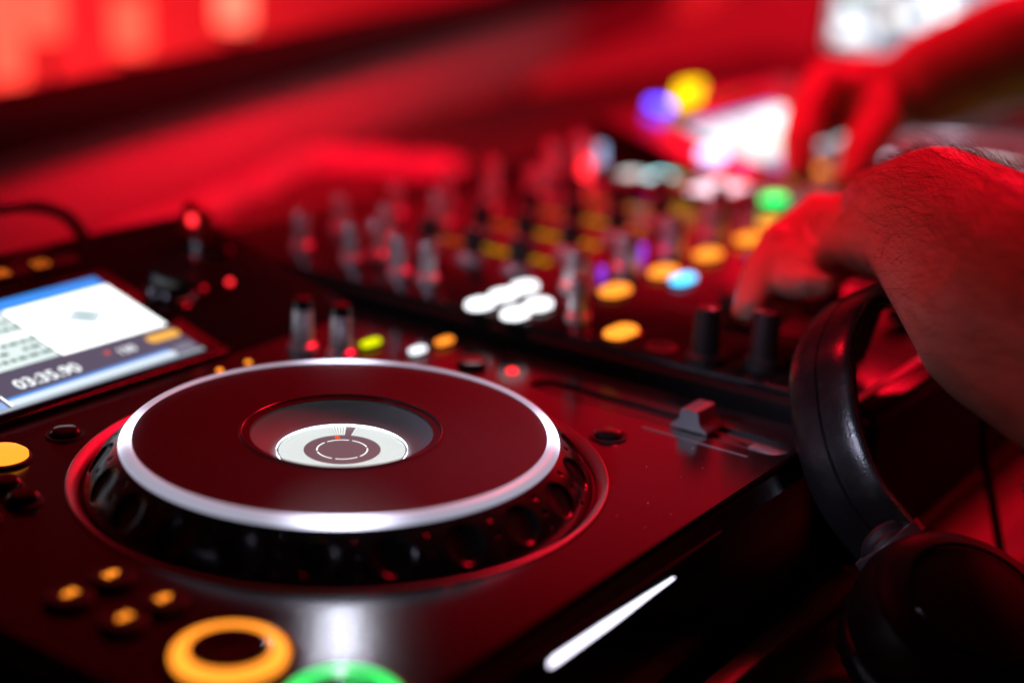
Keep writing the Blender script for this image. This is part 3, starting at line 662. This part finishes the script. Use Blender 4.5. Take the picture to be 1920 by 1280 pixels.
def cup(c, ax, r):
    ax = Vector(ax).normalized(); c = Vector(c)
    e = hadd('ear_cup', B().lathe([(0, 0.020), (r*0.55, 0.0195), (r*0.80, 0.0165), (r*0.84, 0.0150), (r*0.90, 0.0142), (r*0.99, 0.006), (r, 0.0), (r*0.98, -0.006), (r*0.7, -0.008), (0, -0.008)], 64, c, axis=ax), mat('cup_black', (0.006, 0.006, 0.007), 0.42, noise=(30, 0.06)))
    ringp = [(r*0.74+r*0.26*math.cos(t), -0.014+0.0085*math.sin(t)) for t in [2*PI*k/16 for k in range(16)]]
    b = B().lathe(ringp, 64, c, close=True, axis=ax)
    b.bm.verts.ensure_lookup_table()
    for vi, v in enumerate(b.bm.verts):       # puckered leather
        a = (vi % 64)/64*2*PI; v.co += ax*0.0009*math.sin(a*23+math.sin(a*5)*2)*(1 if (vi//64) % 16 in (9, 10, 11, 12, 13, 14) else 0.3)
    obj('ear_cushion', b, m_leather, e, angle=70)
    b = B(); b.lathe([(r*0.60, 0.0196), (r*0.61, 0.0203), (r*0.64, 0.0203), (r*0.65, 0.0192)], 64, c, axis=ax); obj('cup_trim', b, m_gloss, e)
    return e
C1, C2 = (0.140, -0.193, -0.046), (0.262, -0.208, -0.036)
cup((0.092, -0.216, -0.0335), (-0.22, -0.36, 0.90), 0.040)
cup((0.258, -0.230, -0.0330), (0.25, -0.36, 0.90), 0.038)
# swivel joints between band and cups, with fine ribs
for a_, c_ in ((arch[0], (0.107, -0.196, -0.0270)), (arch[-1], (0.248, -0.217, -0.0270))):
    a_, c_ = Vector(a_), Vector(c_); dv = (c_-a_).normalized(); L_ = (c_-a_).length
    pts = []; rd = []
    for k in range(13):
        pts.append(a_+dv*(L_*k/12)); rd.append(0.0115+(0.0008 if k % 2 else 0)-0.003*k/12)
    hadd('swivel', B().tube(pts, rd, 24), m_rubber)
# lead: comes over the band, loops behind it, and hangs with its plug
m_lead = mat('headphone_lead', (0.016, 0.015, 0.017), 0.32)
ld = hadd('lead', B().tube(spline([(0.222, -0.140, 0.050), (0.232, -0.146, 0.050), (0.244, -0.156, 0.040), (0.2475, -0.163, 0.022), (0.2480, -0.167, 0.002), (0.246, -0.170, -0.020), (0.24, -0.18, -0.045), (0.23, -0.19, TZ+0.004)], 10), 0.0022, 12), m_lead)
pg = hadd('plug', B().tube([(0.2077, -0.1251, 0.052), (0.2062, -0.1246, 0.046), (0.2027, -0.1226, 0.034), (0.1997, -0.1211, 0.024), (0.1992, -0.1209, 0.0225)], [0.0030, 0.0052, 0.0056, 0.0058, 0.0050], 20), m_lead)
obj('plug_tip', B().tube([(0.1994, -0.1210, 0.0232), (0.1977, -0.1201, 0.0185), (0.1967, -0.1196, 0.0150), (0.1963, -0.1194, 0.0138)], [0.0049, 0.0050, 0.0040, 0.0010], 20), mat('brass', (0.75, 0.42, 0.16), 0.25, metal=1.0), pg)

# ------------------------------------------------------------------ person
def capsule(bm, a, b_, ra, rb, seg=18, nr=7):
    a, b_ = Vector(a), Vector(b_); ax = b_-a; L = ax.length
    ax = ax.normalized() if L > 1e-6 else Vector((0, 0, 1)); R = ax.to_track_quat('Z', 'Y').to_matrix()
    prof = [(ra*math.cos(t), ra*math.sin(t)) for t in [-PI/2+PI/2*k/nr for k in range(nr+1)]]
    prof += [(rb*math.cos(t), L+rb*math.sin(t)) for t in [PI/2*k/nr for k in range(nr+1)]]
    rings = []
    for rr_, zz in prof:
        if rr_ < 1e-6: rings.append([bm.verts.new(a+R @ Vector((0, 0, zz)))])
        else: rings.append([bm.verts.new(a+R @ Vector((rr_*math.cos(2*PI*k/seg), rr_*math.sin(2*PI*k/seg), zz))) for k in range(seg)])
    for A, Bq in zip(rings[:-1], rings[1:]):
        for k in range(seg):
            q = (k+1) % seg
            if len(A) == 1: bm.faces.new((A[0], Bq[q], Bq[k]))
            elif len(Bq) == 1: bm.faces.new((A[k], A[q], Bq[0]))
            else: bm.faces.new((A[k], A[q], Bq[q], Bq[k]))
def chain(bm, pts, rads):
    for k in range(len(pts)-1): capsule(bm, pts[k], pts[k+1], rads[k], rads[k+1])
def organic(name, bm, voxel, smooth_it, m, parent):
    bmesh.ops.recalc_face_normals(bm, faces=bm.faces)
    me = bpy.data.meshes.new(name); bm.to_mesh(me); bm.free()
    o = bpy.data.objects.new(name, me); COL.objects.link(o)
    rm = o.modifiers.new('remesh', 'REMESH'); rm.mode = 'VOXEL'; rm.voxel_size = voxel; rm.use_smooth_shade = True
    sm = o.modifiers.new('smooth', 'SMOOTH'); sm.factor = 0.5; sm.iterations = smooth_it
    bpy.context.view_layer.update(); me2 = apply_mods(o); me2.materials.clear(); me2.materials.append(m)
    me2.polygons.foreach_set('use_smooth', [True]*len(me2.polygons))
    if parent: o.parent = parent; o.matrix_parent_inverse = parent.matrix_world.inverted()
    return o
m_skin = mat('skin', (0.55, 0.33, 0.25), 0.46, sss=0.2, noise=(45, 0.24), bump=(230, 0.5))
person = empty('person', (0.42, -0.55, -1.0), 'person in a black shirt reaching both bare hairy arms over the mixer', 'person')
bpy.context.view_layer.update()
bm = bmesh.new()
LA = dict(sh=(0.24, -0.52, 0.36), elbow=(0.0978, -0.2900, 0.0690), f1=(0.1306, -0.2144, 0.0764), f2=(0.1903, -0.1497, 0.0800), wrist=(0.2282, -0.1155, 0.0745))
chain(bm, [LA['sh'], (0.165, -0.415, 0.205), LA['elbow']], [0.060, 0.053, 0.046])
# forearm: two side-by-side bones give it a flattened section
chain(bm, [(0.098, -0.290, 0.072), (0.1286, -0.2200, 0.086), (0.1890, -0.1545, 0.096), (0.2272, -0.1190, 0.084)], [0.043, 0.0395, 0.0275, 0.0215])
chain(bm, [(0.100, -0.285, 0.064), (0.1350, -0.2080, 0.076), (0.1945, -0.1495, 0.086), (0.2315, -0.1145, 0.076)], [0.043, 0.0380, 0.0270, 0.0210])
# left hand: index and middle on the knob, the other two curled, thumb beyond
l_ = {'mi': (0.2699, -0.0674, 0.0655), 'mm': (0.2575, -0.0712, 0.0664), 'mr': (0.2452, -0.0782, 0.0652), 'mp': (0.2352, -0.0875, 0.0623), 'i1': (0.2409, -0.0618, 0.0573), 'i2': (0.2151, -0.064, 0.0438), 'i3': (0.1981, -0.0678, 0.033), 'm1': (0.2275, -0.0665, 0.0573), 'm2': (0.2063, -0.0689, 0.0454), 'm3': (0.1916, -0.073, 0.0368), 'r1': (0.2196, -0.0764, 0.0523), 'r2': (0.2084, -0.0851, 0.0477), 'r3': (0.2048, -0.0937, 0.0494), 'p1': (0.2163, -0.0869, 0.0515), 'p2': (0.2086, -0.0941, 0.0487), 'p3': (0.2076, -0.1009, 0.0503), 't0': (0.2608, -0.0906, 0.0568), 't1': (0.2594, -0.0775, 0.044), 't2': (0.2415, -0.0704, 0.0343), 't3': (0.218, -0.0703, 0.0271), 'palm': (0.2503, -0.0906, 0.0626)}
W = (0.2290, -0.1150, 0.0735)
for a_, r1_ in (('mi', 0.0112), ('mm', 0.0115), ('mr', 0.0110), ('mp', 0.0102)): chain(bm, [W, l_[a_]], [0.0175, r1_])
chain(bm, [W, l_['palm']], [0.0210, 0.0150])
for a_, rr_ in (('i', (0.0105, 0.0092, 0.0082, 0.0066)), ('m', (0.0108, 0.0094, 0.0084, 0.0067)), ('r', (0.0103, 0.0090, 0.0080, 0.0066)), ('p', (0.0095, 0.0080, 0.0072, 0.0060))):
    pts_ = [l_['m'+a_]]+[l_[a_+q] for q in '123']
    chain(bm, pts_, rr_)
    for q in (0, 1): capsule(bm, Vector(pts_[q])+Vector((0, 0, 0.0022)), Vector(pts_[q])+Vector((0, 0, 0.0024)), rr_[q]*0.92, rr_[q]*0.92)   # knuckles
chain(bm, [l_['t0'], l_['t1'], l_['t2'], l_['t3']], [0.0155, 0.0120, 0.0100, 0.0080])
# right arm and hand
k_ = {'elbow': (0.6913, -0.1028, 0.1331), 'f1': (0.6535, -0.0282, 0.1085), 'f2': (0.6262, 0.0153, 0.086), 'wrist': (0.6165, 0.0389, 0.0729), 'palm': (0.6037, 0.0597, 0.0772), 'mi': (0.5728, 0.0721, 0.0826), 'mm': (0.5909, 0.0804, 0.0816), 'mr': (0.6108, 0.0852, 0.079), 'mp': (0.6277, 0.0841, 0.0736), 'i1': (0.5441, 0.07, 0.0678), 'i2': (0.5189, 0.0615, 0.0506), 'i3': (0.5054, 0.054, 0.0341), 'm1': (0.5666, 0.0791, 0.064), 'm2': (0.545, 0.0727, 0.0445), 'm3': (0.5323, 0.064, 0.0279), 'r1': (0.5917, 0.0845, 0.0604), 'r2': (0.5836, 0.0737, 0.0516), 'r3': (0.5821, 0.0616, 0.0572), 'p1': (0.6115, 0.0812, 0.0586), 'p2': (0.6082, 0.0727, 0.0506), 'p3': (0.6057, 0.0621, 0.0561), 't1': (0.5784, 0.0327, 0.0579), 't2': (0.5491, 0.0308, 0.0421), 't3': (0.5269, 0.0274, 0.0262), 'pa': (0.5891, 0.0379, 0.0632), 'pb': (0.5856, 0.0596, 0.0773)}
chain(bm, [(0.64, -0.50, 0.40), (0.69, -0.30, 0.245), k_['elbow']], [0.060, 0.052, 0.044])
chain(bm, [k_['elbow'], k_['f1'], k_['f2'], k_['wrist']], [0.043, 0.040, 0.034, 0.0265])
for a_, b_ in (('mi', 0.0115), ('mm', 0.0118), ('mr', 0.0115), ('mp', 0.0108)): chain(bm, [k_['wrist'], k_[a_]], [0.019, b_])
chain(bm, [k_['wrist'], k_['palm']], [0.027, 0.023]); chain(bm, [k_['wrist'], k_['pa']], [0.027, 0.019]); chain(bm, [k_['palm'], k_['pb']], [0.021, 0.016])
for a_ in 'imrp':
    chain(bm, [k_['m'+a_], k_[a_+'1'], k_[a_+'2'], k_[a_+'3']], [0.0140, 0.0132, 0.0122, 0.0100] if a_ != 'p' else [0.012, 0.0110, 0.0100, 0.0085])
chain(bm, [k_['pa'], k_['t1'], k_['t2'], k_['t3']], [0.0210, 0.0175, 0.0145, 0.0110])
# trunk, neck and head, all outside the frame
chain(bm, [LA['sh'], (0.44, -0.58, 0.42), (0.64, -0.50, 0.40)], [0.075, 0.10, 0.075])
for sx in (-0.07, 0.0, 0.07): chain(bm, [(0.44+sx, -0.57, 0.36), (0.44+sx, -0.62, 0.10), (0.44+sx, -0.64, -0.15), (0.44+sx*0.9, -0.62, -0.34)], [0.115, 0.108, 0.098, 0.10])
for sx in (-0.095, 0.095): chain(bm, [(0.44+sx, -0.62, -0.36), (0.44+sx*1.1, -0.62, -0.66), (0.44+sx*1.1, -0.63, -0.95)], [0.085, 0.062, 0.045]); capsule(bm, (0.44+sx*1.1, -0.63, -0.965), (0.44+sx*1.3, -0.50, -0.975), 0.033, 0.025)
chain(bm, [(0.44, -0.57, 0.45), (0.44, -0.53, 0.555)], [0.060, 0.054])
chain(bm, [(0.44, -0.535, 0.665), (0.44, -0.495, 0.640), (0.44, -0.470, 0.585)], [0.090, 0.076, 0.050])
chain(bm, [(0.44, -0.418, 0.655), (0.44, -0.402, 0.622)], [0.010, 0.015])
for sx in (-1, 1): capsule(bm, (0.44+sx*0.083, -0.525, 0.655), (0.44+sx*0.088, -0.530, 0.620), 0.012, 0.010)
body = organic('body', bm, 0.0026, 6, m_skin, person)
# shirt, trousers and hair
bm = bmesh.new()
chain(bm, [LA['sh'], (0.44, -0.58, 0.42), (0.64, -0.50, 0.40)], [0.086, 0.112, 0.086])
chain(bm, [LA['sh'], (0.175, -0.430, 0.235)], [0.082, 0.070]); chain(bm, [(0.64, -0.50, 0.40), (0.685, -0.33, 0.275)], [0.082, 0.068])
for sx in (-0.07, 0.0, 0.07): chain(bm, [(0.44+sx, -0.57, 0.36), (0.44+sx, -0.62, 0.10), (0.44+sx, -0.64, -0.15), (0.44+sx*0.9, -0.62, -0.38)], [0.124, 0.118, 0.110, 0.112])
organic('shirt', bm, 0.006, 4, mat('shirt_black', (0.012, 0.012, 0.013), 0.9, bump=(60, 0.5)), person)
bm = bmesh.new()
for sx in (-0.095, 0.095): chain(bm, [(0.44+sx*0.6, -0.62, -0.40), (0.44+sx, -0.62, -0.46), (0.44+sx*1.1, -0.62, -0.68), (0.44+sx*1.1, -0.63, -0.93)], [0.108, 0.095, 0.075, 0.060])
organic('trousers', bm, 0.008, 3, mat('trousers', (0.02, 0.022, 0.03), 0.9), person)
bm = bmesh.new(); chain(bm, [(0.44, -0.548, 0.690), (0.44, -0.510, 0.715)], [0.088, 0.068]); capsule(bm, (0.44, -0.570, 0.640), (0.44, -0.585, 0.600), 0.075, 0.055)
organic('hair', bm, 0.005, 2, mat('hair', (0.03, 0.02, 0.015), 0.6, bump=(300, 0.8)), person)
# forearm hair of the nearer arm
me = body.data; nv = len(me.vertices)
co = np.empty(nv*3); me.vertices.foreach_get('co', co); co = co.reshape(-1, 3)
no = np.empty(nv*3); me.vertices.foreach_get('normal', no); no = no.reshape(-1, 3)
A0, A1 = np.array([0.098, -0.290, 0.069]), np.array([0.2290, -0.1150, 0.0735]); ax = A1-A0; LL = np.linalg.norm(ax); ax /= LL
tt = (co-A0)@ax; rad = np.linalg.norm(co-A0-tt[:, None]*ax, axis=1)
up_w = np.clip(no[:, 2]*0.9+0.35-0.25*no[:, 1]-0.25*no[:, 0], 0.10, 1.0)
sel = np.where((tt > 0.01) & (tt < LL+0.004) & (rad < 0.075) & (RNG.random(nv) < up_w))[0]
sel = RNG.choice(sel, size=min(13000, len(sel)), replace=False)
V = []; F = []
side0 = np.cross(ax, np.array([0, 0, 1.0]))
for vi in sel:
    p_, n_ = co[vi], no[vi]
    tang = ax-n_*(ax@n_); tang /= np.linalg.norm(tang)+1e-9; cr_ = np.cross(n_, tang)
    dr = tang*RNG.uniform(0.5, 1.1)+cr_*RNG.normal(0.25, 0.35)+n_*RNG.uniform(0.30, 0.75); dr /= np.linalg.norm(dr)
    L_ = RNG.uniform(0.006, 0.016); curl = cr_*RNG.normal(0, 0.35)-n_*RNG.uniform(0.1, 0.6)
    w0 = RNG.uniform(0.00005, 0.00008); base = len(V); e1 = np.cross(dr, n_); e1 /= np.linalg.norm(e1)+1e-9; e2 = np.cross(dr, e1)
    for k in range(4):
        s_ = k/3; q = p_+n_*RNG.normal(0, 0.0)-n_*0.0003+dr*L_*s_+curl*L_*s_*s_*0.6; w = w0*(1-0.75*s_)
        for j in range(3):
            a_ = 2*PI*j/3; V.append(tuple(q+(e1*math.cos(a_)+e2*math.sin(a_))*w))
        if k:
            for j in range(3): F.append((base+(k-1)*3+j, base+(k-1)*3+(j+1) % 3, base+k*3+(j+1) % 3, base+k*3+j))
hm = bpy.data.meshes.new('arm_hair'); hm.from_pydata(V, [], F); hm.update()
hm.materials.append(mat('arm_hair', (0.035, 0.020, 0.013), 0.42))
ho = bpy.data.objects.new('arm_hair', hm); COL.objects.link(ho); ho.parent = person; ho.matrix_parent_inverse = person.matrix_world.inverted()
tag(ho, kind='stuff')
